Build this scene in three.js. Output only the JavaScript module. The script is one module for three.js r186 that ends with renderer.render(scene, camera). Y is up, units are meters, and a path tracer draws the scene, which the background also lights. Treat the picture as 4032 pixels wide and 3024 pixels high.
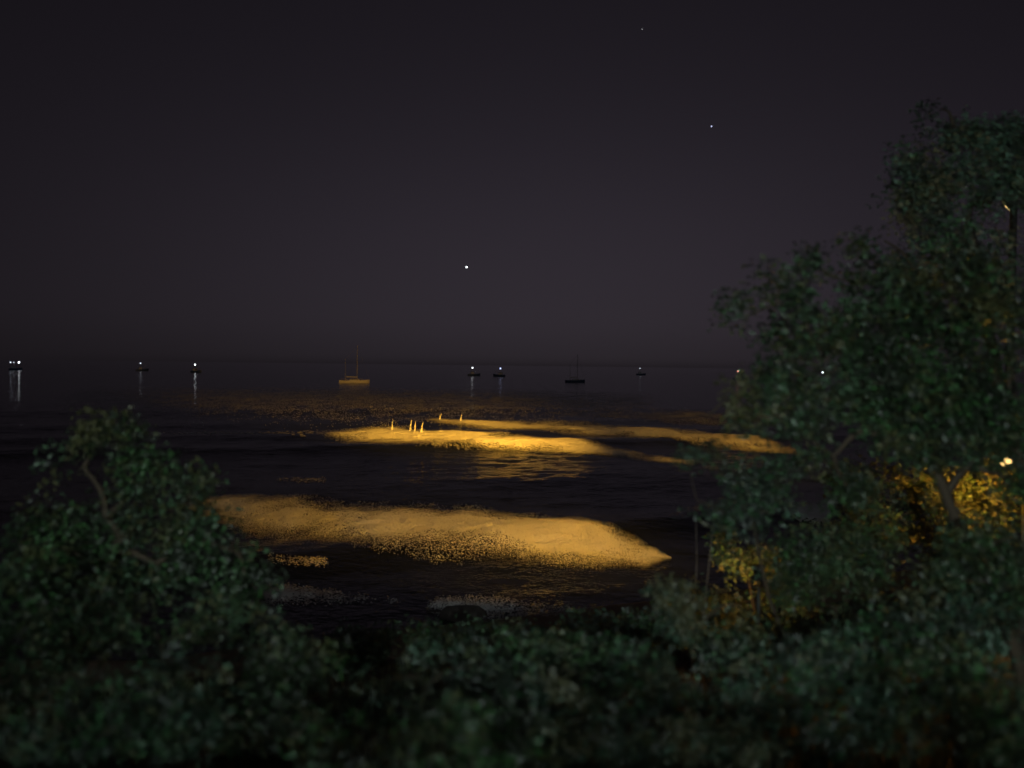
import * as THREE from 'three';
import { mergeGeometries } from 'three/addons/utils/BufferGeometryUtils.js';

// ---------------------------------------------------------------- camera, sky, moon, exposure
const scene = new THREE.Scene();
const camera = new THREE.PerspectiveCamera(52, 4 / 3, 0.1, 12000);
camera.position.set(0, 10, 0);
camera.rotation.set(THREE.MathUtils.degToRad(-1.4), 0, THREE.MathUtils.degToRad(0.69));
camera.focus = 70; camera.userData.fStop = 0.28;   // wide open at night: near leaves are soft
scene.add(camera);

const renderer = new THREE.WebGLRenderer({ antialias: true });
renderer.toneMapping = THREE.LinearToneMapping;
renderer.toneMappingExposure = 1;
renderer.shadowMap.enabled = true;

const smooth = (a, b, x) => { const t = Math.min(1, Math.max(0, (x - a) / (b - a))); return t * t * (3 - 2 * t); };
{ // hazy night air with the faint light dome of a coast
  const W = 512, Hh = 256, d = new Float32Array(W * Hh * 4);
  for (let j = 0; j < Hh; j++) for (let i = 0; i < W; i++) {
    const el = ((j + 0.5) / Hh - 0.5) * 180, az = ((i + 0.5) / W - 0.25) * 360;   // az 0 looks along -z
    let da = Math.abs(((az - 4 + 540) % 360) - 180);
    const dome = Math.exp(-((da / 34) ** 2));
    const e = Math.max(el, 0);
    const low = Math.exp(-(((e - 5) / 11) ** 2)), mid = Math.exp(-((e / 30) ** 2));
    let v = 0.0040 + 0.0022 * mid + dome * (0.0098 * low + 0.0084 * mid);
    v *= 0.80 + 0.20 * smooth(0, 3.5, e);
    const warm = Math.exp(-e / 9);
    const k = (j * W + i) * 4;
    d[k] = v * (1.13 + 0.05 * warm); d[k + 1] = v * (0.94 + 0.02 * warm); d[k + 2] = v * (1.30 - 0.12 * warm); d[k + 3] = 1;
  }
  const t = new THREE.DataTexture(d, W, Hh, THREE.RGBAFormat, THREE.FloatType);
  t.mapping = THREE.EquirectangularReflectionMapping; t.magFilter = t.minFilter = THREE.LinearFilter; t.needsUpdate = true;
  scene.background = t; scene.environment = t;
}
const moon = new THREE.DirectionalLight(new THREE.Color().setRGB(0.8, 0.95, 1), 0.04);
moon.position.set(18, 55, 100); moon.target.position.set(0, 6, -20);
moon.castShadow = true; moon.shadow.radius = 3;
Object.assign(moon.shadow.camera, { left: -80, right: 80, top: 60, bottom: -60, near: 1, far: 400 });
scene.add(moon, moon.target);

// ---------------------------------------------------------------- helpers
function rng(a) { return () => { a |= 0; a = a + 0x6D2B79F5 | 0; let t = Math.imul(a ^ a >>> 15, 1 | a); t = t + Math.imul(t ^ t >>> 7, 61 | t) ^ t; return ((t ^ t >>> 14) >>> 0) / 4294967296; }; }
const hash = (x, y) => { let h = Math.imul(x | 0, 374761393) + Math.imul(y | 0, 668265263) | 0; h = Math.imul(h ^ h >>> 13, 1274126177); return ((h ^ h >>> 16) >>> 0) / 4294967296; };
const vnoise = (x, y) => { const i = Math.floor(x), j = Math.floor(y), u = x - i, v = y - j, a = u * u * (3 - 2 * u), b = v * v * (3 - 2 * v);
  return (hash(i, j) * (1 - a) + hash(i + 1, j) * a) * (1 - b) + (hash(i, j + 1) * (1 - a) + hash(i + 1, j + 1) * a) * b; };
const fbm = (x, y, o = 4) => { let s = 0, a = 0.5, n = 0; for (let k = 0; k < o; k++) { s += a * vnoise(x, y); n += a; a *= 0.5; x = x * 2.03 + 17.3; y = y * 2.03 + 5.1; } return s / n; };
const names = {};
const numbered = (n) => { const k = names[n] = (names[n] ?? -1) + 1; return k ? n + '_' + String(k).padStart(3, '0') : n; };
const rgb = (r, g, b) => new THREE.Color().setRGB(r, g, b);
const std = (c, roughness = 0.8, o = {}) => new THREE.MeshStandardMaterial({ color: c, roughness, ...o });
function part(name, geo, material, parent, label) {
  const m = new THREE.Mesh(geo, material); m.name = name; m.castShadow = m.receiveShadow = true; parent.add(m);
  if (label) m.userData.label = label;
  return m;
}
function thing(name, label, category, pos = [0, 0, 0], turn = 0, group) {
  const g = new THREE.Group(); g.name = numbered(name); g.position.set(...pos); g.rotation.y = turn;
  g.userData = { label, category }; if (group) g.userData.group = group;
  scene.add(g); return g;
}
function structure(name, geo, material) { const m = part(numbered(name), geo, material, scene); m.userData.kind = 'structure'; return m; }
function grid(xs, zs, yf, uvs = 1, keep) {   // a sheet over the lines xs, zs
  const nx = xs.length, nz = zs.length, p = new Float32Array(nx * nz * 3), uv = new Float32Array(nx * nz * 2), idx = [];
  for (let j = 0; j < nz; j++) for (let i = 0; i < nx; i++) { const k = j * nx + i; p[k * 3] = xs[i]; p[k * 3 + 1] = yf(xs[i], zs[j]); p[k * 3 + 2] = zs[j]; uv[k * 2] = xs[i] * uvs; uv[k * 2 + 1] = zs[j] * uvs; }
  for (let j = 0; j < nz - 1; j++) for (let i = 0; i < nx - 1; i++) { const a = j * nx + i; if (!keep || keep((xs[i] + xs[i + 1]) / 2, (zs[j] + zs[j + 1]) / 2)) idx.push(a, a + nx, a + 1, a + 1, a + nx, a + nx + 1); }
  const g = new THREE.BufferGeometry(); g.setAttribute('position', new THREE.BufferAttribute(p, 3)); g.setAttribute('uv', new THREE.BufferAttribute(uv, 2)); g.setIndex(idx); g.computeVertexNormals(); return g;
}
const lines = (a, b, step, grow = 1, end = b) => { const r = []; for (let x = a; x < b; x += step) r.push(x); r.push(b); let s = step, x = b; while (x < end) { s *= grow; x += s; r.push(Math.min(x, end)); } return r; };
function tile(n, f, srgb) { // a repeating texture of f(x, y) in 0..1 -> [r, g, b] in 0..1
  const d = new Uint8Array(n * n * 4);
  for (let j = 0; j < n; j++) for (let i = 0; i < n; i++) { const c = f(i / n, j / n), k = (j * n + i) * 4; d[k] = c[0] * 255; d[k + 1] = c[1] * 255; d[k + 2] = c[2] * 255; d[k + 3] = 255; }
  const t = new THREE.DataTexture(d, n, n); t.wrapS = t.wrapT = THREE.RepeatWrapping; t.magFilter = THREE.LinearFilter; t.minFilter = THREE.LinearMipmapLinearFilter; t.generateMipmaps = true;
  if (srgb) t.colorSpace = THREE.SRGBColorSpace; t.needsUpdate = true; return t;
}
const wrapNoise = (u, v, s, o) => { // tileable blend of fbm
  const A = fbm(u * s, v * s, o), B = fbm((u - 1) * s, v * s, o), C = fbm(u * s, (v - 1) * s, o), D = fbm((u - 1) * s, (v - 1) * s, o);
  return (A * (1 - u) + B * u) * (1 - v) + (C * (1 - u) + D * u) * v; };
function tube(pts, r0, r1, seg = 8, rad = 6) { // a tapered limb
  const c = new THREE.CatmullRomCurve3(pts.map((p) => new THREE.Vector3(...p))), g = new THREE.TubeGeometry(c, seg, 1, rad, false), p = g.attributes.position, v = new THREE.Vector3(), o = new THREE.Vector3();
  for (let i = 0; i <= seg; i++) { c.getPointAt(i / seg, o); const r = r0 + (r1 - r0) * i / seg; for (let j = 0; j <= rad; j++) { const k = i * (rad + 1) + j; v.fromBufferAttribute(p, k).sub(o).multiplyScalar(r).add(o); p.setXYZ(k, v.x, v.y, v.z); } }
  g.computeVertexNormals(); return g;
}
const move = (g, x, y, z) => { g.translate(x, y, z); return g; };

// ---------------------------------------------------------------- land and sea
// s counts metres from the terrace under the camera towards the water; the shore runs aslant, nearer on the right
const shore = (x, z) => -z - 0.4 * x * smooth(7, 27, -z);
function land(x, z) {
  const s = shore(x, z), n = (fbm(x * 0.35 + 9, z * 0.35, 4) - 0.5);
  const bank = 8.35 - 2.7 * smooth(1.6, 4.2, s);
  let y = s < 4 ? bank : bank - 4.85 * Math.min(1, (s - 4) / 21);
  if (s > 25) y = 0.8 - (s - 25) * 0.135;
  y += n * (s > 3 && s < 24 ? 0.7 : 0.12) * (s > 0 ? 1 : 0.5);
  if (s < 2) y += 3.4 * smooth(-6, -30, x) * smooth(4, -6, s);   // unseen rise behind on the left, added to darken that side
  return y;
}
const soilTex = tile(256, (u, v) => { const n = wrapNoise(u, v, 14, 5); return [0.20 + 0.2 * n, 0.17 + 0.18 * n, 0.13 + 0.14 * n]; }, true);
soilTex.repeat.set(0.4, 0.4);
const sandTex = tile(256, (u, v) => { const n = wrapNoise(u, v, 22, 5), w = wrapNoise(v, u, 5, 3); return [0.44 + 0.2 * n * w + 0.1 * n, 0.37 + 0.19 * n * w + 0.1 * n, 0.29 + 0.17 * n * w + 0.08 * n]; }, true);
sandTex.repeat.set(0.25, 0.25);
structure('hillside', grid(lines(-70, 60, 0.7), lines(-42, 30, 0.7), land, 1, (x, z) => shore(x, z) < 26.4), std(rgb(1, 1, 1), 0.95, { map: soilTex }));
structure('beach', grid(lines(-90, 80, 0.7), lines(-75, 8, 0.6), (x, z) => (shore(x, z) < 26 ? land(x, z) - 0.25 * (26 - shore(x, z)) : land(x, z) + 0.004), 1, (x, z) => shore(x, z) > 24.6 && shore(x, z) < 46), std(rgb(1, 1, 1), 0.75, { map: sandTex }));

const crests = [ // swell crests: shore distance, height, width, bearing of the crest line
  [45, 0.45, 2.4, 0.44], [66, 0.22, 5, 0.4], [97, 0.6, 4, 0.32], [112, 0.5, 4.5, 0.30], [135, 0.4, 6, 0.3], [170, 0.4, 8, 0.3],
];
function swell(x, z) {
  let y = 0;
  for (const [s0, h, w, b] of crests) { const q = -z - b * x - s0 + 2.2 * (fbm(x * 0.045 + s0, z * 0.02, 2) - 0.5); y += h * Math.exp(-((q / (q > 0 ? w * 1.7 : w)) ** 2)) * (0.6 + 0.8 * fbm(x * 0.06 + s0 * 3, 1.5, 2)); }
  const far = 1 - smooth(150, 260, -z);
  y += far * (0.22 * (fbm(x * 0.22, z * 0.42, 3) - 0.5) + 0.10 * (fbm(x * 0.9 + 40, z * 1.4, 2) - 0.5));
  return y * (0.35 + 0.65 * smooth(30, 40, shore(x, z)));
}
const rippleTex = tile(512, (u, v) => { const n = 0.65 * wrapNoise(u, v, 9, 4) + 0.35 * wrapNoise(v, u, 31, 3); return [n, n, n]; });
rippleTex.repeat.set(0.14, 0.2);
const seaMat = new THREE.MeshPhysicalMaterial({ color: rgb(0.011, 0.014, 0.015), roughness: 0.12, ior: 1.33, bumpMap: rippleTex, bumpScale: 0.16 });
const sx = [...lines(110, 110, 1, 1.25, 7000).slice(1).map((x) => -x).reverse(), ...lines(-110, 75, 0.6, 1.25, 7000)];
const sz = lines(26, 165, 0.55, 1.12, 9000).map((z) => -z).reverse();
structure('sea', grid(sx, sz, swell, 1, (x, z) => shore(x, z) > 28.5 || z < -165), seaMat);

function seaLevel(x, z) { // the height of the sea sheet itself, between its lines
  const fx = (x + 110) / 0.6, fz = (-z - 26) / 0.55, i = Math.floor(fx), j = Math.floor(fz), u = fx - i, v = fz - j, h = (a, b) => swell(-110 + 0.6 * a, -(26 + 0.55 * b));
  return (h(i, j) * (1 - u) + h(i + 1, j) * u) * (1 - v) + (h(i, j + 1) * (1 - u) + h(i + 1, j + 1) * u) * v;
}
// ---------------------------------------------------------------- foam of the breakers
const foamMat = std(rgb(0.80, 0.79, 0.77), 0.9);
function lerpList(list, t) { const k = t * (list.length - 1), i = Math.min(list.length - 2, Math.floor(k)), f = k - i; return Array.isArray(list[0]) ? list[i].map((a, n) => a + (list[i + 1][n] - a) * f) : list[i] + (list[i + 1] - list[i]) * f; }
function foam(label, far, near, density, cell, seed, lump = 0.12) {
  const len = Math.hypot(far[0][0] - far.at(-1)[0], far[0][1] - far.at(-1)[1]), nu = Math.round(len / cell);
  let wid = 0; far.forEach((p, i) => { wid = Math.max(wid, Math.hypot(p[0] - near[i][0], p[1] - near[i][1])); });
  const nv = Math.max(6, Math.round(wid * 2.2 / (cell * 1.5))), ids = new Map(), pos = [], idx = [];
  const cover = (v, t, x, z) => { // how closely the bubbles stand: 0 open water, 1 closed foam
    const wob = 0.4 * (fbm(x * 0.25 + seed, z * 0.12, 3) - 0.5);
    const edge = smooth(-0.5, 0.5, v + wob) * (1 - smooth(0.5, 1.45, v + wob * 0.8));
    return edge * smooth(0, 0.1, t) * (1 - smooth(0.9, 1, t) * (far.length < 6 ? 1 : 0.5)) * lerpList(density, t) * (0.25 + 1.5 * fbm(x * 0.3 + seed * 1.7, z * 0.16 + seed, 4)); };
  const vert = (i, j) => { const key = i * 16384 + j; if (ids.has(key)) return ids.get(key);
    const v = -0.6 + 2.2 * j / nv, a = lerpList(far, i / nu), b = lerpList(near, i / nu);
    let x = a[0] + (b[0] - a[0]) * v, z = a[1] + (b[1] - a[1]) * v;
    x += (hash(i * 3 + seed, j) - 0.5) * cell * 0.7; z += (hash(i, j * 3 + seed) - 0.5) * cell * 0.7;
    const thick = lump * Math.min(1, cover(v, i / nu, x, z)) ** 2;
    const y = Math.max(-z < 165 ? seaLevel(x, z) : swell(x, z) + 0.05, land(x, z) + 0.012) + 0.03 + thick * (Math.max(0, fbm(x * 1.1 + seed, z * 1.1, 3) - 0.3) * 1.6 + 0.35 * hash(i + seed, j + 7));
    pos.push(x, y, z); ids.set(key, pos.length / 3 - 1); return pos.length / 3 - 1; };
  for (let i = 0; i < nu; i++) for (let j = 0; j < nv; j++) {
    const v = -0.6 + 2.2 * (j + 0.5) / nv, t = (i + 0.5) / nu, a = lerpList(far, t), b = lerpList(near, t), x = a[0] + (b[0] - a[0]) * v, z = a[1] + (b[1] - a[1]) * v;
    const d = cover(v, t, x, z); if (d < 0.04) continue;
    const fine = 0.85 * hash(i + seed * 31, j) + 0.22 * fbm(x * 1.6, z * 1.1 + seed, 3);
    if (d > fine + 0.02) { const A = vert(i, j), B = vert(i + 1, j), C = vert(i + 1, j + 1), D = vert(i, j + 1); idx.push(A, D, B, B, D, C); }
  }
  const g = new THREE.BufferGeometry(); g.setAttribute('position', new THREE.Float32BufferAttribute(pos, 3)); g.setIndex(idx); g.computeVertexNormals();
  const m = part(numbered('wave_foam'), g, foamMat, scene); m.userData = { label, category: 'foam', kind: 'stuff' }; return m;
}
foam('broad band of orange lit foam on the breaker nearest the shore',
  [[-24.83, -54.41], [-21.12, -56.54], [-15.05, -55.07], [-8.57, -53.21], [-1.61, -52], [4.22, -48.33], [7.31, -44.45], [8.46, -41.07]],
  [[-22.77, -49.9], [-18.09, -48.42], [-13.28, -44.76], [-7.67, -42.98], [-1.27, -41.49], [3.54, -40.24], [6.78, -39.74], [8.38, -40.67]], [0.4, 0.8, 0.95, 1.05, 1.1, 1.3, 1.3, 0.7], 0.034, 3, 0.22);
foam('bright yellow foam streak on the middle breaker below the spray jets',
  [[-30.25, -110.5], [-22.92, -116.23], [-18.06, -120.33], [-10.18, -111.76], [-0.29, -107.37], [7.45, -100.71], [13.01, -93.65], [15.37, -88.15], [19.77, -84.71]],
  [[-28.05, -102.48], [-19.44, -98.64], [-14.61, -97.48], [-8.73, -95.94], [-0.24, -93.19], [6.71, -90.49], [12.08, -86.92], [14.34, -82.16], [18.49, -79.16]], [0.35, 0.8, 1.6, 1.7, 1.7, 1.3, 0.9, 0.6, 0.9], 0.085, 11, 0.2);
foam('long thin foam line on the outer breaker running behind the big tree',
  [[-17.16, -142.11], [-8.45, -136.62], [3.53, -133.2], [14.93, -129.94], [24.33, -119.67], [31.75, -108.77], [36.51, -100.65]],
  [[-15.95, -132.15], [-7.81, -126.43], [3.11, -116.69], [12.71, -110.46], [21.21, -104.21], [28.15, -96.39], [33, -90.92]], [0.8, 0.9, 0.95, 1.1, 1.25, 1.3, 1.1], 0.095, 23, 0.2);
foam('faint brown foam farthest out beside the left edge of the big tree',
  [[14.43, -169.38], [29.33, -169.05], [38.42, -174.19], [48, -164.8], [82.34, -207.43]], [[12.57, -147.32], [24.89, -143.34], [30.86, -139.75], [40.55, -139.12], [63.72, -160.38]], [0.25, 0.45, 0.7, 0.6, 1.2], 0.14, 31, 0.12);
foam('dim thin foam at the dark left end of the middle breaker',
  [[-51.19, -112.15], [-43.1, -111.74], [-35.7, -111.25], [-27.83, -113.92]], [[-46.84, -102.64], [-39.45, -102.3], [-32.69, -101.88], [-25.12, -102.85]], [0.2, 0.4, 0.45, 0.6], 0.36, 37, 0.15);
foam('sparse foam flecks added in place of the brown glow on the water beyond the outer breaker',
  [[-166.95, -271.34], [-120.56, -290.32], [-61.52, -302.39], [-1.04, -302.9], [66.48, -286.64]], [[-83.86, -136.27], [-58.5, -140.91], [-28.47, -140.13], [-0.46, -151.52], [35.17, -151.27]], [0.26, 0.34, 0.4, 0.42, 0.36], 0.22, 39, 0.1);  // flecks stand in for the brown lamp glow on the water
foam('small faint foam patch adrift between the near and middle breakers',
  [[-20.53, -67.75], [-18.11, -67.68], [-15.69, -67.6]], [[-19.58, -64.64], [-17.21, -64.33], [-14.97, -64.51]], [0.4, 0.5, 0.4], 0.1, 41, 0.05);
foam('short thin foam streak just shoreward of the near breaker',
  [[-12.32, -39.19], [-10.64, -39], [-8.91, -38.99]], [[-11.9, -37.87], [-10.3, -37.77], [-8.67, -37.93]], [0.5, 0.8, 0.7], 0.06, 43, 0.05);
foam('brownish swash foam at the waterline beside the left tree',
  [[-13.1, -35.08], [-11.25, -35.16], [-8.64, -34.69], [-6.02, -33.81], [-4.32, -33.07]], [[-12.37, -33.14], [-10.5, -32.82], [-8.1, -32.53], [-5.69, -32], [-4.18, -32.06]], [0.6, 0.8, 0.8, 0.55, 0.3], 0.06, 47, 0.05);
foam('greyish swash foam spreading from the rock along the waterline',
  [[-3.7, -32.84], [-2.38, -33.42], [-0.8, -33.48], [0.96, -32.77], [2.87, -32.34], [4.74, -32.04]], [[-3.56, -31.6], [-2.21, -31.06], [-0.72, -30.55], [0.91, -30.72], [2.73, -30.68], [4.57, -30.86]], [0.5, 0.8, 0.8, 0.4, 0.25, 0.15], 0.045, 53, 0.1);
foam('foam of the near breaker glimpsed through leaves of the big tree',
  [[19.38, -55.92], [21.11, -55.67], [22.38, -54.35]], [[17.97, -51.79], [19.57, -51.58], [20.91, -50.75]], [0.9, 1.1, 0.9], 0.14, 59, 0.1);

// jets of spray thrown up by the breakers
function spray(label, [x, z], height, lean, seed) {
  const r = rng(seed), geos = [];
  for (let i = 0; i < 110; i++) { const t = r() ** 1.5, w = 0.11 * (1 - t) + 0.025, g = new THREE.IcosahedronGeometry(0.022 + 0.045 * (1 - t) * r(), 0);
    g.scale(1, 1.5, 1); g.translate((r() - 0.5) * w * 2 + lean * t * t, t * height, (r() - 0.5) * w * 2); geos.push(g); }
  const m = part(numbered('spray_jet'), mergeGeometries(geos), foamMat, scene); m.position.set(x, swell(x, z) + 0.05, z);
  m.userData = { label, category: 'spray', group: 'spray jets over the breakers' };
}
spray('slim spray jet farthest left over the middle breaker', [-17.28, -113.83], 1.7, 0.1, 5);
spray('forked spray jet, second from the left over the middle breaker', [-14.32, -111.19], 1.7, 0.2, 6);
spray('straight spray jet, second from the right over the middle breaker', [-13.5, -109.84], 1.5, 0.1, 7);
spray('slanting spray jet farthest right over the middle breaker', [-12.37, -107.86], 1.5, 0.25, 8);
spray('small splash at the left tip of the outer breaker', [-12.31, -134.88], 1.1, 0.3, 9);
spray('small pinkish splash in mid outer breaker right of the four jets', [-8.5, -131.27], 1.2, 0.2, 10);

// ---------------------------------------------------------------- boats
const whitePaint = std(rgb(0.72, 0.70, 0.66), 0.45), bluePaint = std(rgb(0.05, 0.09, 0.16), 0.5), woodMat = std(rgb(0.16, 0.09, 0.05), 0.7), sparMat = std(rgb(0.45, 0.42, 0.38), 0.5), glassMat = std(rgb(0.02, 0.025, 0.03), 0.15), ropeMat = std(rgb(0.2, 0.19, 0.17), 0.9), sailMat = std(rgb(0.6, 0.57, 0.5), 0.9);
function hullGeo(L, B, D, sheer) { // lofted: stem at +x, transom at -x, waterline at y = 0
  const n = 16, m = 8, p = [], idx = [];
  for (let i = 0; i <= n; i++) { const t = i / n, x = -L / 2 + L * t, w = B / 2 * Math.min(1, 0.72 + t * 0.9) * Math.sqrt(Math.max(0, 1 - Math.max(0, (t - 0.35) / 0.65) ** 2.4)) + 0.02, top = D + sheer * (0.35 * (1 - t) ** 2 + t * t);
    for (let j = 0; j <= m; j++) { const a = j / m * Math.PI, c = Math.cos(a), s = Math.sin(a); p.push(x + (t > 0.6 ? (t - 0.6) * 0.9 * (1 - Math.abs(s)) : 0), top - (top + 0.45 * D) * Math.pow(s, 0.6), w * Math.sign(c) * Math.pow(Math.abs(c), 0.45)); } }
  for (let i = 0; i < n; i++) for (let j = 0; j < m; j++) { const a = i * (m + 1) + j, b = a + m + 1; idx.push(a, b, a + 1, a + 1, b, b + 1); }
  for (let i = 0; i < n; i++) { const a = i * (m + 1), b = a + m, c = a + m + 1, d = c + m; idx.push(a, b, c, c, b, d); }
  const c0 = 0; for (let j = 1; j < m; j++) idx.push(c0, j, j + 1);
  const g = new THREE.BufferGeometry(); g.setAttribute('position', new THREE.Float32BufferAttribute(p, 3)); g.setIndex(idx); const q = g.toNonIndexed(); q.computeVertexNormals(); return q;
}
const rod = (a, b, r) => { const A = new THREE.Vector3(...a), B = new THREE.Vector3(...b), g = new THREE.CylinderGeometry(r * 0.8, r, A.distanceTo(B), 6); g.applyQuaternion(new THREE.Quaternion().setFromUnitVectors(new THREE.Vector3(0, 1, 0), B.clone().sub(A).normalize())); g.translate(...A.add(B).multiplyScalar(0.5).toArray()); return g; };
function sailboat(label, [x, z], turn, L, paint) {
  const b = thing('sailing_boat', label, 'sailboat', [x, 0, z], turn, 'sailing boats at anchor');
  part('hull', hullGeo(L, L * 0.27, 1.15, 0.55), paint, b);
  part('rubbing_strake', mergeGeometries([-1, 1].map((s) => rod([-L * 0.42, 1.1, s * L * 0.133], [L * 0.25, 1.22, s * L * 0.125], 0.06))), woodMat, b);
  const cabin = part('cabin', move(new THREE.CapsuleGeometry(0.75, L * 0.26, 4, 10).rotateZ(Math.PI / 2).scale(1, 0.9, 1.5), L * 0.02, 1.3, 0), whitePaint, b);
  for (const s of [-1, 1]) for (let k = -1; k <= 1; k++) part('window', move(new THREE.BoxGeometry(0.7, 0.26, 0.06), L * 0.02 + k * 1.15, 1.66, s * 1.03), glassMat, cabin);
  const mast = part('mast', rod([L * 0.1, 1.2, 0], [L * 0.1, L * 1.28, 0], 0.13), sparMat, b);
  part('spreader', rod([L * 0.1, L * 0.75, -1.1], [L * 0.1, L * 0.75, 1.1], 0.05), sparMat, mast);
  part('mizzen_mast', rod([-L * 0.3, 1.2, 0], [-L * 0.3, L * 0.82, 0], 0.1), sparMat, b);
  const boom = part('boom', rod([L * 0.1, 2.7, 0], [-L * 0.26, 2.85, 0], 0.09), sparMat, b);
  part('furled_sail', mergeGeometries([0, 1, 2, 3, 4, 5].map((k) => move(new THREE.SphereGeometry(0.3, 8, 6).scale(1.9, 0.8 + 0.15 * (k % 2), 0.9), L * 0.07 - k * L * 0.062, 2.98, 0))), sailMat, boom);
  for (const e of [[L * 0.52, 1.75, 0], [-L * 0.3, L * 0.82, 0], [L * 0.06, 1.2, L * 0.13], [L * 0.06, 1.2, -L * 0.13]]) part('stay', rod([L * 0.1, L * 1.25, 0], e, 0.025), ropeMat, b);
  part('guard_rail', mergeGeometries([-1, 1].flatMap((s) => [rod([-L * 0.45, 1.9, s * L * 0.11], [L * 0.3, 2.05, s * L * 0.1], 0.025), ...[-0.42, -0.25, -0.08, 0.1, 0.27].map((k) => rod([L * k, 1.1, s * L * 0.11], [L * k, 1.95, s * L * 0.108], 0.025))])), sparMat, b);
  return b;
}
sailboat('pale sailing boat with a warmly lit hull, anchored beyond the breakers', [-79.01, -393.94], 0.12, 14.6, whitePaint);
sailboat('dark sailing boat with a barely visible mast, right of centre', [37.62, -467.07], 0.5, 13, bluePaint);

const lampGlow = (c, e) => std(rgb(0.02, 0.02, 0.02), 0.5, { emissive: c, emissiveIntensity: e });
const coldGlow = lampGlow(rgb(0.86, 0.94, 1), 9), dimGlow = lampGlow(rgb(0.75, 0.85, 1), 2.2), redGlow = lampGlow(rgb(1, 0.3, 0.2), 5), greenGlow = lampGlow(rgb(0.3, 1, 0.6), 2.5);
function fishingBoat(label, at, turn, lamps) {
  const [x, , z] = at, L = 11, b = thing('fishing_boat', label, 'boat', [x, 0, z], turn, 'fishing boats along the horizon');
  part('hull', hullGeo(L, 3.2, 1.3, 0.9), bluePaint, b);
  const w = part('wheelhouse', move(new THREE.BoxGeometry(2.6, 2.2, 2.1), -1.6, 2.3, 0), whitePaint, b);
  part('roof', move(new THREE.BoxGeometry(3.1, 0.16, 2.5), -1.6, 3.49, 0), bluePaint, w);
  for (const s of [-0.7, 0, 0.7]) part('window', move(new THREE.BoxGeometry(0.05, 0.7, 0.55), -0.27, 2.8, s), glassMat, w);
  part('mast', rod([-1.6, 3.5, 0], [-1.6, 8.2, 0], 0.11), sparMat, b);
  part('derrick', rod([0.4, 1.6, 0], [3.6, 5.4, 0], 0.09), sparMat, b);
  part('stay', rod([-1.6, 8, 0], [5, 2.4, 0], 0.03), ropeMat, b);
  for (const [dx, dy, glow, r, c] of lamps) {
    const l = part('masthead_lamp', move(new THREE.SphereGeometry(r, 12, 8), -1.6 + dx, dy, 0), glow, b);
    part('lamp_bracket', rod([-1.6, dy - 0.1, 0], [-1.6 + dx * 0.97, dy - 0.1, 0.001], 0.05), sparMat, l);
    const p = new THREE.PointLight(c, 4); p.position.set(-1.6 + dx, dy, 0); p.castShadow = true; p.shadow.radius = 10; b.add(p);
  }
  return b;
}
const cold = rgb(0.86, 0.94, 1), red = rgb(1, 0.3, 0.2);
fishingBoat('fishing boat with three white lamps at the far left of the horizon', [-441.34, 7.95, -700], 0, [[4.5, 6.8, coldGlow, 0.55, cold], [-3.0, 6.8, dimGlow, 0.5, cold], [-0.2, 6.9, dimGlow, 0.35, cold]]);
fishingBoat('fishing boat with one small dim lamp, second from the left edge', [-352.49, 7.93, -750], 0.6, [[0.2, 7.2, dimGlow, 0.5, cold]]);
fishingBoat('fishing boat with one bright white lamp, left of the lit sailing boat', [-272.82, 7.09, -680], -0.4, [[0.2, 6.8, coldGlow, 0.5, cold]]);
fishingBoat('fishing boat with a white lamp on the horizon below the lone star', [-33.43, 7.14, -690], 0.3, [[0.2, 6.9, coldGlow, 0.45, cold]]);
fishingBoat('fishing boat with a bluish lamp just right of the one below the star', [-11.02, 6.74, -660], 2.6, [[0.2, 6.8, lampGlow(rgb(0.45, 0.55, 1), 5), 0.42, rgb(0.5, 0.6, 1)]]);
fishingBoat('fishing boat with a faint lamp midway between dark sailing boat and big tree', [147.37, 8.57, -900], 0.2, [[0.2, 7.6, dimGlow, 0.4, cold]]);
fishingBoat('fishing boat with a red lamp at the left edge of the big tree', [184.96, 7.69, -640], -0.3, [[0.2, 6.8, redGlow, 0.5, red], [1.2, 7.5, greenGlow, 0.32, rgb(0.3, 1, 0.6)]]);
fishingBoat('fishing boat with a white lamp seen through the big tree', [253.44, 7.76, -640], 0.4, [[0.2, 6.9, coldGlow, 0.6, cold]]);

function star(label, at, r, glow) { const m = part(numbered('star'), new THREE.IcosahedronGeometry(r, 2), glow, scene); m.position.set(...at); m.castShadow = false; m.userData = { label, category: 'star' }; }
star('bright white star in mid sky above the horizon boats', [-355.26, 747.27, -6000], 6.2, lampGlow(rgb(0.9, 0.97, 1), 5));
star('faint bluish star in the upper right sky', [1485.23, 1830.12, -6000], 5, lampGlow(rgb(0.62, 0.66, 1), 1.3));
star('very faint star near the top edge of the sky', [948.5, 2551.13, -6000], 3.6, lampGlow(rgb(0.8, 0.8, 0.85), 0.5));

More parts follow.
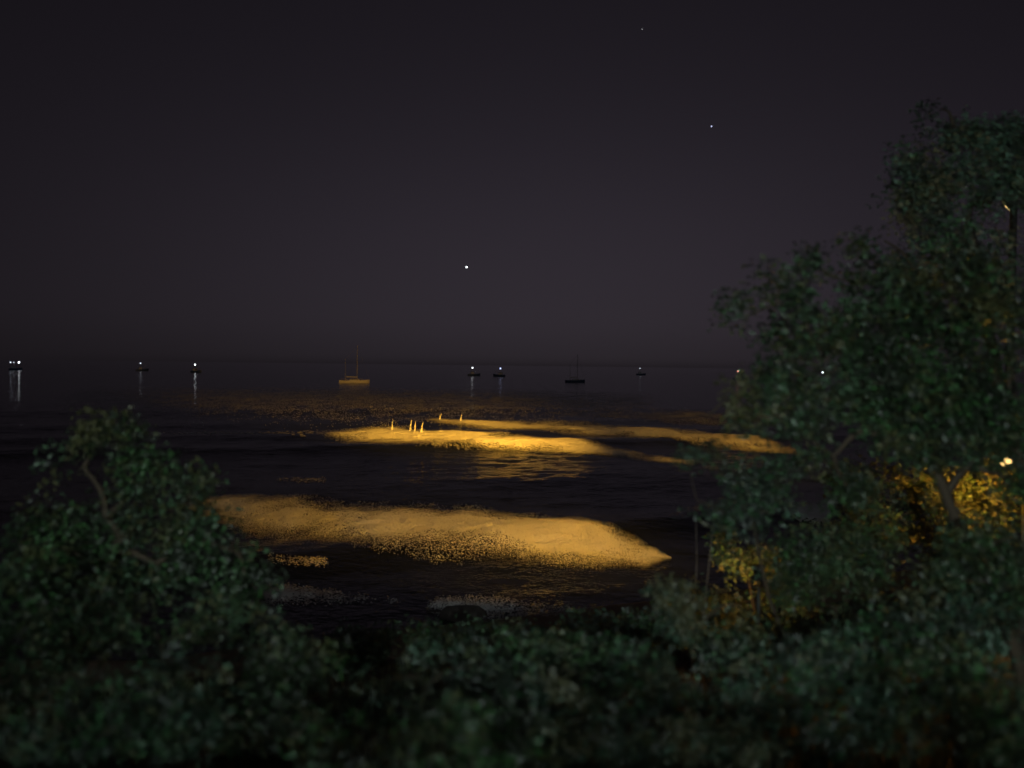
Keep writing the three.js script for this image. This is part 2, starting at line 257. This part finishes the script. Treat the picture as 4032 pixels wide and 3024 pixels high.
// ---------------------------------------------------------------- lamps ashore
const sodium = rgb(1, 0.475, 0.04), steel = std(rgb(0.05, 0.055, 0.05), 0.6);
const sodiumGlow = lampGlow(rgb(1, 0.62, 0.2), 7);
{
  const at = [17.04, 15.82, -27], gy = land(at[0], at[2]);
  const mast = thing('floodlight_mast', 'tall floodlight mast glimpsed through the crown of the tallest tree', 'light mast', [at[0], gy, at[2]]);
  const h = at[1] - gy;
  part('pole', rod([0, -0.3, 0], [0, h + 0.5, 0], 0.14), steel, mast);
  part('crossbar', rod([-1.3, h + 0.3, -0.1], [1.3, h + 0.3, -0.1], 0.06), steel, mast);
  part('base_plate', move(new THREE.CylinderGeometry(0.3, 0.32, 0.35, 12), 0, 0.05, 0), steel, mast);
  const flood = (dx, target, cd, angle) => {
    const head = new THREE.Group(); head.name = 'floodlight'; head.position.set(dx, h, -0.15); mast.add(head);
    const dir = new THREE.Vector3(...target).sub(new THREE.Vector3(at[0] + dx, at[1], at[2] - 0.15)).normalize();
    head.quaternion.setFromUnitVectors(new THREE.Vector3(0, 0, -1), dir);
    part('housing', new THREE.CylinderGeometry(0.30, 0.18, 0.36, 16).rotateX(-Math.PI / 2), steel, head);
    part('lens', move(new THREE.CircleGeometry(0.27, 20).rotateY(Math.PI), 0, 0, -0.19), sodiumGlow, head);
    const s = new THREE.SpotLight(sodium, cd, 0, angle, 1, 2); s.position.set(0, 0, -0.3); s.target.position.set(0, 0, -10); s.castShadow = true; s.shadow.radius = 10; head.add(s, s.target);
  };
  flood(-0.9, [-41, 7.5, -218], 72000, 0.31);
  flood(0, [-4, 0, -48], 1900, 0.48);
  flood(0.9, [27, 0, -105], 11000, 0.22);
}
function streetLamp(label, at, cd) {
  const gy = land(at[0], at[2]), h = at[1] - gy, l = thing('street_lamp', label, 'street lamp', [at[0], gy, at[2]], 0, 'sodium lamps on the shore path');
  part('pole', rod([0.5, -0.3, 0], [0.5, h + 0.25, 0], 0.07), steel, l);
  part('arm', rod([0.5, h + 0.22, 0], [0, h + 0.16, 0], 0.04), steel, l);
  part('hood', move(new THREE.SphereGeometry(0.2, 16, 8, 0, Math.PI * 2, 0, Math.PI / 2).scale(1, 0.6, 1), 0, h + 0.05, 0), steel, l);
  part('globe', move(new THREE.SphereGeometry(0.14, 16, 12), 0, h - 0.03, 0), sodiumGlow, l);
  const p = new THREE.PointLight(sodium, cd); p.position.set(0, h - 0.03, 0); p.castShadow = true; p.shadow.radius = 6; l.add(p);
}
streetLamp('sodium lamp shining through leaves at the right edge', [12.09, 7.84, -19.2], 27);
{ // low hooded light added to turn the bush orange, its globe hidden from view
  const at = [5.48, 5.47, -17.2], gy = land(at[0], at[2]), l = thing('added_bush_light', 'low hooded light added in front of the bush to turn it orange', 'added light', [at[0], gy, at[2]]), h = at[1] - gy;
  part('post', rod([0, -0.2, 0], [0, h - 0.1, 0], 0.05), steel, l);
  part('globe', move(new THREE.SphereGeometry(0.07, 14, 10), 0, h, 0), sodiumGlow, l);
  part('hood', move(new THREE.CylinderGeometry(0.12, 0.12, 0.3, 20, 1, true, -1.9, 3.8), 0, h, 0), steel, l);
  part('cap', move(new THREE.CylinderGeometry(0.13, 0.13, 0.03, 20), 0, h + 0.17, 0), steel, l);
  const p = new THREE.PointLight(sodium, 4.5); p.position.set(0, h, 0); p.castShadow = true; p.shadow.radius = 3; l.add(p);
}
{ // the white yard lamp behind the photographer that shows the leaves
  const x = -1.5, z = 7, gy = land(x, z), h = 3.1, l = thing('yard_lamp', 'cool white yard lamp on a post behind the viewpoint', 'yard lamp', [x, gy, z]);
  part('pole', rod([0, -0.3, 0.45], [0, h + 0.3, 0.45], 0.07), steel, l);
  part('arm', rod([0, h + 0.27, 0.45], [0, h + 0.2, 0], 0.04), steel, l);
  part('hood', move(new THREE.SphereGeometry(0.26, 16, 8, 0, Math.PI * 2, 0, Math.PI / 2).scale(1, 0.5, 1), 0, h + 0.1, 0), steel, l);
  part('globe', move(new THREE.SphereGeometry(0.16, 16, 12), 0, h, 0), lampGlow(rgb(0.8, 1, 0.92), 6), l);
  const p = new THREE.PointLight(rgb(0.86, 1, 1), 470); p.position.set(0, h, 0); p.castShadow = true; p.shadow.radius = 7; l.add(p);
}

// ---------------------------------------------------------------- trees and shrubs
const barkTex = tile(128, (u, v) => { const n = wrapNoise(u, v, 10, 4); return [0.20 + 0.18 * n, 0.17 + 0.16 * n, 0.13 + 0.13 * n]; }, true);
const barkMat = std(rgb(1, 1, 1), 0.9, { map: barkTex });
const leafMats = [[0.054, 0.076, 0.043], [0.050, 0.072, 0.052], [0.066, 0.084, 0.044], [0.13, 0.155, 0.125]].map((c) => new THREE.MeshPhysicalMaterial({ color: rgb(...c), roughness: 0.5, transmission: 0.3, thickness: 0, side: THREE.DoubleSide, vertexColors: true }));  // last colour is lightened to stand in for lamplight on the tallest tree
function leaves(clumps, origin, size, perClump, seed, open = 1) { // leaf blades on many twigs through each clump
  const r = rng(seed), pos = [], col = [], idx = [], q = new THREE.Quaternion(), e = new THREE.Euler(), v = new THREE.Vector3();
  let tone = [1, 1, 1];
  const tones = [[0.5, 0.55, 0.5], [1.0, 1.9, 1.0], [0.7, 0.8, 0.7], [1.5, 1.3, 0.8], [0.45, 0.5, 0.45], [1.3, 1.9, 1.6], [0.7, 1.0, 0.7], [1.9, 1.4, 0.9]];
  const blade = (x, y, z, s) => {
    e.set((r() - 0.3) * 1.9, r() * 6.283, (r() - 0.5) * 1.6); q.setFromEuler(e); const b = pos.length / 3;
    for (const [lx, ly, lz] of [[0, 0, 0], [-0.27, 0.09, 0.42], [0.27, 0.09, 0.42], [0, -0.04, 0.5], [0, -0.12, 1]]) { v.set(lx * s, ly * s, lz * s).applyQuaternion(q); pos.push(x + v.x - origin[0], y + v.y - origin[1], z + v.z - origin[2]); col.push(...tone); }
    idx.push(b, b + 1, b + 3, b, b + 3, b + 2, b + 3, b + 1, b + 4, b + 3, b + 4, b + 2);
  };
  for (const [cx, cy, cz, rx, ry] of clumps) {
    const rz = (rx + ry) / 2 * 0.9, vol = rx * ry * rz, twigs = Math.max(10, Math.round(4 * perClump * Math.cbrt(vol) ** 2));
    for (let t = 0; t < twigs; t++) {
      const a = r() * 6.283, u = r() * 2 - 1, rad = 0.25 + 0.85 * Math.pow(r(), 0.55), c = Math.sqrt(1 - u * u);
      const lumpy = 0.72 + 0.5 * vnoise(a * 1.6 + cx * 3, u * 2.5 + cy * 3 + seed);
      const tx = cx + Math.cos(a) * c * rad * rx * lumpy, ty = cy + u * rad * ry * lumpy, tz = cz + Math.sin(a) * c * rad * rz * lumpy;
      if (fbm(tx * 1.3 + seed, ty * 1.3 + tz * 1.1, 2) < 0.36 * open) continue;
      tone = tones[Math.floor(Math.min(0.999, Math.max(0, fbm(tx * 1.7 + 50, ty * 1.7 + tz, 2) * 1.9 - 0.45 + 0.35 * (r() - 0.5))) * tones.length)];
      const n = 7 + Math.floor(r() * 9), sp = size * 1.9;
      for (let k = 0; k < n; k++) blade(tx + (r() - 0.5) * 2 * sp, ty + (r() - 0.5) * 1.5 * sp, tz + (r() - 0.5) * 2 * sp, size * (0.6 + 0.7 * r()));
    }
  }
  const g = new THREE.BufferGeometry(); g.setAttribute('position', new THREE.Float32BufferAttribute(pos, 3)); g.setAttribute('color', new THREE.Float32BufferAttribute(col, 3)); g.setIndex(idx); g.computeVertexNormals(); return g;
}
function tree(name, label, category, foot, clumps, { size = 0.11, per = 90, seed = 1, mat = 0, trunk = 0.2, open = 1, group } = {}) {
  const [fx, fz] = foot, fy = land(fx, fz) - 0.1, t = thing(name, label, category, [fx, fy, fz], 0, group), r = rng(seed * 7 + 1);
  let mx = 0, my = 0, mz = 0, mw = 0; for (const c of clumps) { const w = c[3] * c[4]; mx += c[0] * w; my += c[1] * w; mz += c[2] * w; mw += w; } mx = mx / mw - fx; my = my / mw - fy; mz = mz / mw - fz;
  const fork = [mx * 0.9, Math.max(0.4, my * 0.92), mz * 0.9], stalk = new THREE.CatmullRomCurve3([[0, -0.2, 0], [mx * 0.15 + 0.06, fork[1] * 0.3, mz * 0.15], [mx * 0.55 - 0.08, fork[1] * 0.66, mz * 0.5 + 0.05], fork].map((p) => new THREE.Vector3(...p)));
  part('trunk', tube(stalk.points.map((p) => p.toArray()), trunk, trunk * 0.32, 14, 9), barkMat, t);
  const nodes = []; for (let u = 0.35; u <= 1; u += 0.13) nodes.push([stalk.getPointAt(u).toArray(), 0]);
  const ends = clumps.map((c) => [c[0] - fx, c[1] - fy, c[2] - fz]), gap = (a, b) => Math.hypot(a[0] - b[0], a[1] - b[1], a[2] - b[2]);
  ends.sort((a, b) => gap(a, fork) - gap(b, fork));
  for (const e of ends) { // each limb leaves the nearest wood already grown
    let best = nodes[0], bd = 1e9; for (const n of nodes) { const d = gap(n[0], e) * (1 + 0.12 * n[1]) + (n[0][1] > e[1] + 0.3 ? 0.4 : 0); if (d < bd) { bd = d; best = n; } }
    const f = best[0], lv = best[1], m = [0, 1, 2].map((k) => f[k] + (e[k] - f[k]) * 0.5 + (r() - 0.5) * 0.3 * Math.min(1, bd) + (k === 1 ? 0.08 * bd : 0));
    part('limb', tube([f, m, e], trunk * Math.max(0.16, 0.42 - 0.12 * lv), trunk * Math.max(0.07, 0.2 - 0.06 * lv), 8, 6), barkMat, t); nodes.push([e, lv + 1], [m, lv + 1]);
  }
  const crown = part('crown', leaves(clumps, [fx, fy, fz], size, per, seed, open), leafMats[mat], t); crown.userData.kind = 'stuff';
  return t;
}
const G = 'shrubs on the dark slope';
tree('broadleaf_tree', 'big broad tree filling the right side of the view', 'tree', [8.9, -13.2], [
  [3.58, 10.77, -12.6, 0.31, 0.43], [4.29, 11.05, -12.8, 0.53, 0.45], [5.3, 11.5, -13, 0.54, 0.42], [4.87, 10.64, -13, 0.88, 0.52], [6.04, 10.82, -13, 0.99, 0.76], [4.33, 9.78, -12.6, 0.52, 0.33], [5.75, 9.76, -12.4, 0.69, 0.62], [4.99, 9.5, -12.4, 0.44, 0.26],
  [7.4, 11.09, -13.4, 0.87, 0.87], [8.24, 10.32, -13.2, 0.85, 1.01], [6.78, 9.62, -12.6, 0.96, 0.67], [3.74, 9.29, -12.6, 0.52, 0.37], [4.49, 9.13, -12.4, 0.62, 0.33], [5.81, 8.96, -12.4, 0.87, 0.36], [7.57, 9.25, -12.8, 0.83, 0.45], [3.29, 9.58, -12.6, 0.21, 0.19], [3.15, 9.21, -12.6, 0.19, 0.16], [3.98, 11.53, -12.8, 0.17, 0.19], [4.84, 11.79, -13, 0.18, 0.21], [5.68, 11.93, -13.1, 0.27, 0.27], [6.54, 11.73, -13.2, 0.31, 0.31], [8.17, 9.25, -12.8, 0.45, 0.53], [5.09, 8.62, -12.4, 0.44, 0.26], [5.44, 8.04, -12.6, 0.3, 0.33], [7.81, 8.61, -12.8, 0.49, 0.23], [6.78, 8.61, -12.7, 0.34, 0.22], [8.2, 8.2, -12.8, 0.26, 0.3]], { per: 105, seed: 11, size: 0.12, trunk: 0.17, mat: 0 });
tree('tall_tree', 'tallest tree, its crown coloured paler in place of lamplight, rising at the upper right corner', 'tree', [12.9, -18.6], [
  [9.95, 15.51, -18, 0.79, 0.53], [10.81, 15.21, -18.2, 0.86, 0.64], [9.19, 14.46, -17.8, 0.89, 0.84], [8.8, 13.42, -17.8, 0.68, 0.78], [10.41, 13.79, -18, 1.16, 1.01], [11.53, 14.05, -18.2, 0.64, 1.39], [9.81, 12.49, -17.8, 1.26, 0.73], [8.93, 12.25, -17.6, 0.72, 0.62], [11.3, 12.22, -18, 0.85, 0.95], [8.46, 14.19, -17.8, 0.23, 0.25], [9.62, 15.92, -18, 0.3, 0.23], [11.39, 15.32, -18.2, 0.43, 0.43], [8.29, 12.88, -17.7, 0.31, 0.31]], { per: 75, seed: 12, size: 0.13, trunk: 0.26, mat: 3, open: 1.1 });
tree('young_tree', 'young leafy tree left of the big tree, its tips against the foam', 'tree', [5.2, -13.6], [
  [3.15, 8.58, -13, 0.37, 0.21], [3.81, 8.23, -13, 0.5, 0.32], [3.08, 7.8, -13, 0.29, 0.23], [3.59, 7.57, -13, 0.46, 0.32], [4.42, 7.54, -13.2, 0.47, 0.35], [4.18, 7.93, -13.2, 0.43, 0.31], [4.6, 8.31, -13.3, 0.35, 0.23]], { per: 95, seed: 13, size: 0.10, trunk: 0.05, mat: 1, open: 1.15 });
tree('lit_bush', 'bush lit orange by a lamp below the young tree', 'shrub', [6.3, -18.6], [
  [5.26, 5.54, -18.2, 0.45, 0.43], [5.97, 5.35, -18.4, 0.43, 0.38], [4.93, 5.95, -18.2, 0.19, 0.43]], { per: 130, seed: 14, size: 0.11, trunk: 0.06, mat: 2 });
tree('pale_bush', 'pale leafy bush below and left of the orange lit bush', 'shrub', [3.4, -12.4], [
  [2.41, 6.5, -12, 0.27, 0.27], [2.91, 6.4, -12, 0.32, 0.21], [3.61, 6.27, -12.2, 0.43, 0.25], [2.7, 6.04, -12, 0.42, 0.32]], { per: 110, seed: 15, size: 0.09, trunk: 0.05, mat: 1, group: G });
tree('lamp_bush', 'wide bush glowing warmly around the sodium lamp at the right edge', 'shrub', [12.0, -20.6], [
  [9.05, 7.02, -20, 0.88, 0.59], [10.57, 6.89, -20.2, 1.01, 0.59], [12.12, 6.63, -20.4, 1.02, 0.72], [13.41, 6.25, -20.6, 0.73, 0.85], [9.42, 6.07, -20, 1.06, 0.65], [11.43, 5.82, -20.2, 1.19, 0.71], [12.7, 7.48, -20.4, 0.48, 0.3]], { per: 95, seed: 16, size: 0.13, trunk: 0.09, mat: 2 });
tree('left_tree', 'leafy tree on the left, its rounded top over the dark water', 'tree', [-8.4, -13.8], [
  [-6.87, 8.72, -13.4, 0.59, 0.41], [-7.3, 8.16, -13.4, 0.67, 0.55], [-6.35, 8.01, -13.4, 0.67, 0.55], [-5.32, 7.91, -13.2, 0.37, 0.33], [-6.8, 7.33, -13.2, 1.09, 0.62], [-5.24, 7.23, -13, 0.73, 0.5], [-4.51, 6.82, -13, 0.42, 0.38], [-5.85, 6.61, -13, 1.07, 0.54], [-7.58, 6.85, -13.2, 0.85, 0.7], [-4.32, 6.33, -12.8, 0.41, 0.34]], { per: 100, seed: 17, size: 0.11, trunk: 0.2, mat: 0 });
const shrub = (label, px, per, seed, mat, size = 0.09, trunk = 0.05) => { const x = px.reduce((a, c) => a + c[0], 0) / px.length, z = px.reduce((a, c) => a + c[2], 0) / px.length; return tree('shrub', label, 'shrub', [x, z - 0.2], px, { per, seed, mat, size, trunk, group: G }); };
shrub('dark shrub below the left tree, left of the beach', [[-5.25, 5.97, -11.5, 0.88, 0.54], [-4.29, 6.12, -11.5, 0.61, 0.47], [-6.13, 6.16, -11.5, 0.81, 0.61], [-3.61, 5.86, -11.3, 0.4, 0.47]], 85, 21, 0);
shrub('shrub at the far left edge below the left tree', [[-6.78, 6.58, -11, 0.65, 0.71], [-6.41, 5.92, -10.5, 0.74, 0.62]], 80, 22, 0);
shrub('dark shrub in the lower left corner', [[-4.5, 6.27, -8, 0.85, 0.52], [-3.55, 6.38, -8, 0.75, 0.52], [-4.78, 6.18, -7.6, 0.54, 0.4]], 110, 23, 1);
shrub('shrub beside the waterline grass, low on the left of centre', [[-2.81, 6.06, -9.5, 0.5, 0.56], [-2.98, 5.73, -9, 0.64, 0.48], [-2.3, 6.24, -9.5, 0.25, 0.34]], 100, 24, 0);
shrub('low dark shrub below the rock in the swash', [[-1.18, 6, -10, 0.53, 0.41], [-0.48, 6.01, -10.3, 0.48, 0.42], [-1.62, 5.84, -9.8, 0.46, 0.4]], 95, 25, 1);
shrub('dark shrub at bottom centre', [[-1.41, 6.32, -7.5, 0.57, 0.4], [-0.74, 6.37, -7.5, 0.57, 0.35], [-0.07, 6.34, -7.4, 0.48, 0.35]], 115, 26, 0);
shrub('leafy shrub right of bottom centre', [[0.12, 6.09, -9, 0.42, 0.48], [0.64, 5.97, -8.8, 0.57, 0.52], [0.32, 5.85, -8.4, 0.54, 0.35]], 110, 27, 1);
shrub('dark shrub below the swash right of the rock', [[0.33, 5.88, -11, 0.52, 0.36], [1.05, 5.89, -11, 0.58, 0.39], [1.55, 5.78, -10.8, 0.51, 0.38]], 95, 28, 0);
shrub('greyish shrub below the pale bush', [[1.79, 6.03, -10, 0.53, 0.41], [2.38, 5.98, -10, 0.53, 0.47], [1.8, 5.65, -9.4, 0.61, 0.44]], 100, 29, 1);
shrub('pale green shrub tip below the orange lit bush', [[5.92, 6.2, -14, 0.35, 0.33], [6.21, 5.91, -14, 0.54, 0.33], [5.47, 5.74, -14, 0.49, 0.33]], 110, 30, 2, 0.1);
shrub('dark shrub right of the pale green shrub tip', [[7.37, 6.13, -14.5, 0.77, 0.51], [8.4, 6.22, -14.5, 0.85, 0.51], [9.26, 6.06, -14.5, 0.68, 0.6]], 90, 31, 0, 0.11);
shrub('dark shrub at the right edge above the corner', [[5.61, 6.27, -11, 0.78, 0.52], [6.59, 6.35, -11, 0.71, 0.58], [6.92, 6.11, -10.6, 0.5, 0.69]], 90, 32, 1, 0.1);
shrub('shrub in the lower right corner', [[5.05, 6.31, -8.4, 0.59, 0.44], [4.3, 6.19, -8, 0.56, 0.38], [5.07, 6.15, -7.8, 0.46, 0.37]], 115, 33, 0);
shrub('bluish shrub low on the right, left of the corner shrub', [[3.28, 6.14, -9.5, 0.61, 0.5], [4.08, 6.26, -9.8, 0.58, 0.46], [3.19, 5.94, -8.6, 0.66, 0.4], [3.9, 6.1, -8.6, 0.46, 0.35]], 105, 34, 1);
shrub('shrub under the crown of the big tree, left of its trunk', [[5.64, 6.62, -14.5, 0.77, 0.51], [6.59, 6.63, -14.5, 0.68, 0.51], [5.24, 6.15, -14.3, 0.59, 0.42]], 85, 36, 0, 0.11);
shrub('low shrub at the top of the beach below the swash', [[0.31, 4.04, -17, 0.9, 0.35], [1.62, 4.16, -17, 0.9, 0.4], [2.82, 4.27, -17, 0.7, 0.45]], 95, 37, 1, 0.1);
shrub('low shrub on the beach top below the rock', [[-1.95, 4.09, -16.5, 0.87, 0.39], [-0.87, 4.2, -16.5, 0.68, 0.39], [-2.93, 3.98, -16.5, 0.58, 0.44]], 95, 38, 0, 0.1);
shrub('shrub at the beach top behind the pale bush', [[4.27, 4.41, -19, 0.56, 0.39], [5.18, 4.08, -19, 0.78, 0.45], [6.35, 4.47, -18.5, 0.76, 0.44], [3.95, 3.89, -18.5, 0.65, 0.54]], 85, 39, 0, 0.12);
shrub('shrub rising behind the left of the beach', [[-4.08, 4.6, -15, 0.62, 0.44], [-4.8, 5.04, -15, 0.53, 0.49], [-3.37, 4.52, -15, 0.44, 0.44]], 95, 40, 1, 0.1);
shrub('shrub before the leaning trunk of the big tree at the right edge', [[7.1, 7.28, -11.8, 0.56, 0.42], [7.65, 7.5, -11.8, 0.42, 0.49], [6.7, 6.79, -11.8, 0.56, 0.42], [7.48, 6.71, -11.6, 0.48, 0.48]], 95, 41, 0, 0.1);
shrub('shrub rising between the bluish and greyish shrubs', [[3, 6.04, -10.5, 0.43, 0.37], [2.69, 5.77, -9.8, 0.4, 0.35], [2.97, 5.82, -9.2, 0.43, 0.32], [4.52, 5.95, -10, 0.41, 0.35]], 100, 42, 1);
shrub('dark shrub hiding the foot of the slope left of the right edge', [[5.08, 6.18, -9.6, 0.51, 0.4], [4.55, 5.94, -9.2, 0.49, 0.38], [5.59, 6.28, -9.8, 0.4, 0.35]], 105, 43, 0);
shrub('dark shrub in the gap right of bottom centre', [[2.07, 5.97, -8.2, 0.48, 0.29], [1.19, 5.96, -8.2, 0.48, 0.29], [2.59, 5.98, -8, 0.42, 0.24]], 115, 44, 1);
shrub('dark shrub between the pale bush and the pale green tip', [[3.69, 5.94, -11.5, 0.54, 0.37], [4.27, 5.98, -11.6, 0.48, 0.34]], 95, 35, 0);

{ // unseen leaf screen added before the viewpoint to keep the yard lamp off the slope
  const clumps = []; const r = rng(5);
  for (let x = -16; x <= 16; x += 0.42) { const top = 8.9 + 0.22 * (fbm(x * 0.7 + 3, 2, 3) - 0.5) * 2 + 1.3 * smooth(-2.8, -5.0, x); clumps.push([x, (top + 8.25) / 2, -1.35 + 0.1 * r(), 0.34, (top - 8.25) / 2 + 0.05]); }
  const h = thing('added_hedge', 'unseen clipped leaf screen added below the viewpoint to shade the slope', 'added_hedge', [0, 8.3, -1.4]);
  part('foliage', leaves(clumps, [0, 8.3, -1.4], 0.05, 130, 91, 0.8), leafMats[0], h).userData.kind = 'stuff';
  for (let x = -15.8; x < 16; x += 0.84) part('stem', tube([[x, -0.1, 0], [x + 0.05, 0.2, 0], [x - 0.03, 0.42, 0.04]], 0.02, 0.01, 4, 5), barkMat, h);
}
// dead stems, grass and a rock by the water
function stem(label, foot, top, r0, lean) { const gy = land(foot[0], foot[2]); const m = part(numbered('bare_stem'), tube([[0, -0.1, 0], [lean * 0.2, (top - gy) * 0.45, 0.05], [lean * 0.45 + 0.04, (top - gy) * 0.75, 0], [lean, top - gy, -0.1]], r0, r0 * 0.25, 10, 6), std(rgb(0.2, 0.16, 0.12), 0.7), scene); m.position.set(foot[0], gy, foot[2]); m.userData = { label, category: 'stem', group: 'bare stems beside the orange lit bush' }; }
{ const a = [3.99, 6.26, -17], at = [3.99, 6.66, -17]; stem('thin pale stem, the left one of two beside the lit bush', a, at[1], 0.018, 0.06); const b = [4.17, 6.26, -17], bt = [4.2, 6.74, -17]; stem('thin pale stem, the right one of two beside the lit bush', b, bt[1] + 0.12, 0.026, 0.28); }
const grassMat = new THREE.MeshPhysicalMaterial({ color: rgb(0.11, 0.12, 0.05), roughness: 0.7, transmission: 0.25, thickness: 0, side: THREE.DoubleSide });
function tuft(n, spread, h, r, ox = 0, oy = 0, oz = 0, pos = [], idx = [], yf) {
  for (let i = 0; i < n; i++) { const a = r() * 6.283, d = Math.sqrt(r()) * spread, x = ox + Math.cos(a) * d, z = oz + Math.sin(a) * d, b = pos.length / 3, t = r() * 6.283, w = 0.012 + 0.01 * r(), hh = h * (0.5 + 0.7 * r()), lx = (r() - 0.5) * hh * 0.8, lz = (r() - 0.5) * hh * 0.8, y = yf ? yf(x, z) : oy;
    pos.push(x - Math.cos(t) * w, y, z - Math.sin(t) * w, x + Math.cos(t) * w, y, z + Math.sin(t) * w, x + lx * 0.4 - Math.cos(t) * w * 0.7, y + hh * 0.6, z + lz * 0.4 - Math.sin(t) * w * 0.7, x + lx * 0.4 + Math.cos(t) * w * 0.7, y + hh * 0.6, z + lz * 0.4 + Math.sin(t) * w * 0.7, x + lx, y + hh, z + lz);
    idx.push(b, b + 1, b + 2, b + 2, b + 1, b + 3, b + 2, b + 3, b + 4); }
  return [pos, idx];
}
const fromLists = ([pos, idx]) => { const g = new THREE.BufferGeometry(); g.setAttribute('position', new THREE.Float32BufferAttribute(pos, 3)); g.setIndex(idx); g.computeVertexNormals(); return g; };
{
  const r = rng(77), c = [-4.69, 2.02, -24], gy = land(c[0], c[2]);
  const m = part(numbered('grass_tussock'), fromLists(tuft(1400, 0.9, 0.95, r)), grassMat, scene); m.position.set(c[0], gy - 0.03, c[2]); m.userData = { label: 'clump of tall dry grass at the top of the beach', category: 'grass' };
  const pos = [], idx = [];
  for (let i = 0; i < 1500; i++) { const z = -9 - r() * 19, x = (r() - 0.5) * 1.5 * (-z + 6), s = shore(x, z); if (s < 2 || s > 23.5) continue; tuft(14, 0.28, 0.25 + 0.2 * r(), r, x, 0, z, pos, idx, (a, b) => land(a, b) - 0.02); }
  const g = part(numbered('slope_grass'), fromLists([pos, idx]), grassMat, scene); g.userData = { label: 'rough grass covering the dark slope above the beach', category: 'grass', kind: 'stuff' };
}
function rock(label, [x, z], r, seed) {
  const g = new THREE.IcosahedronGeometry(r, 5), p = g.attributes.position, v = new THREE.Vector3();
  for (let i = 0; i < p.count; i++) { v.fromBufferAttribute(p, i); const n = fbm(v.x * 1.6 + seed + v.y, v.z * 1.6 + v.y * 1.3, 4); v.multiplyScalar(0.65 + 0.7 * n); p.setXYZ(i, v.x * 1.3, v.y * 0.62, v.z); }
  g.computeVertexNormals();
  const m = part(numbered('shore_rock'), g, std(rgb(0.09, 0.075, 0.065), 0.7), scene); m.position.set(x, land(x, z) + 0.05, z); m.userData = { label, category: 'rock' };
}
rock('dark rounded rock in the swash at the waterline', [-1.85, -31.19], 0.75, 4);
rock('smaller dark rock left of the rounded one in the swash', [-3.02, -31.5], 0.4, 9);

renderer.render(scene, camera);
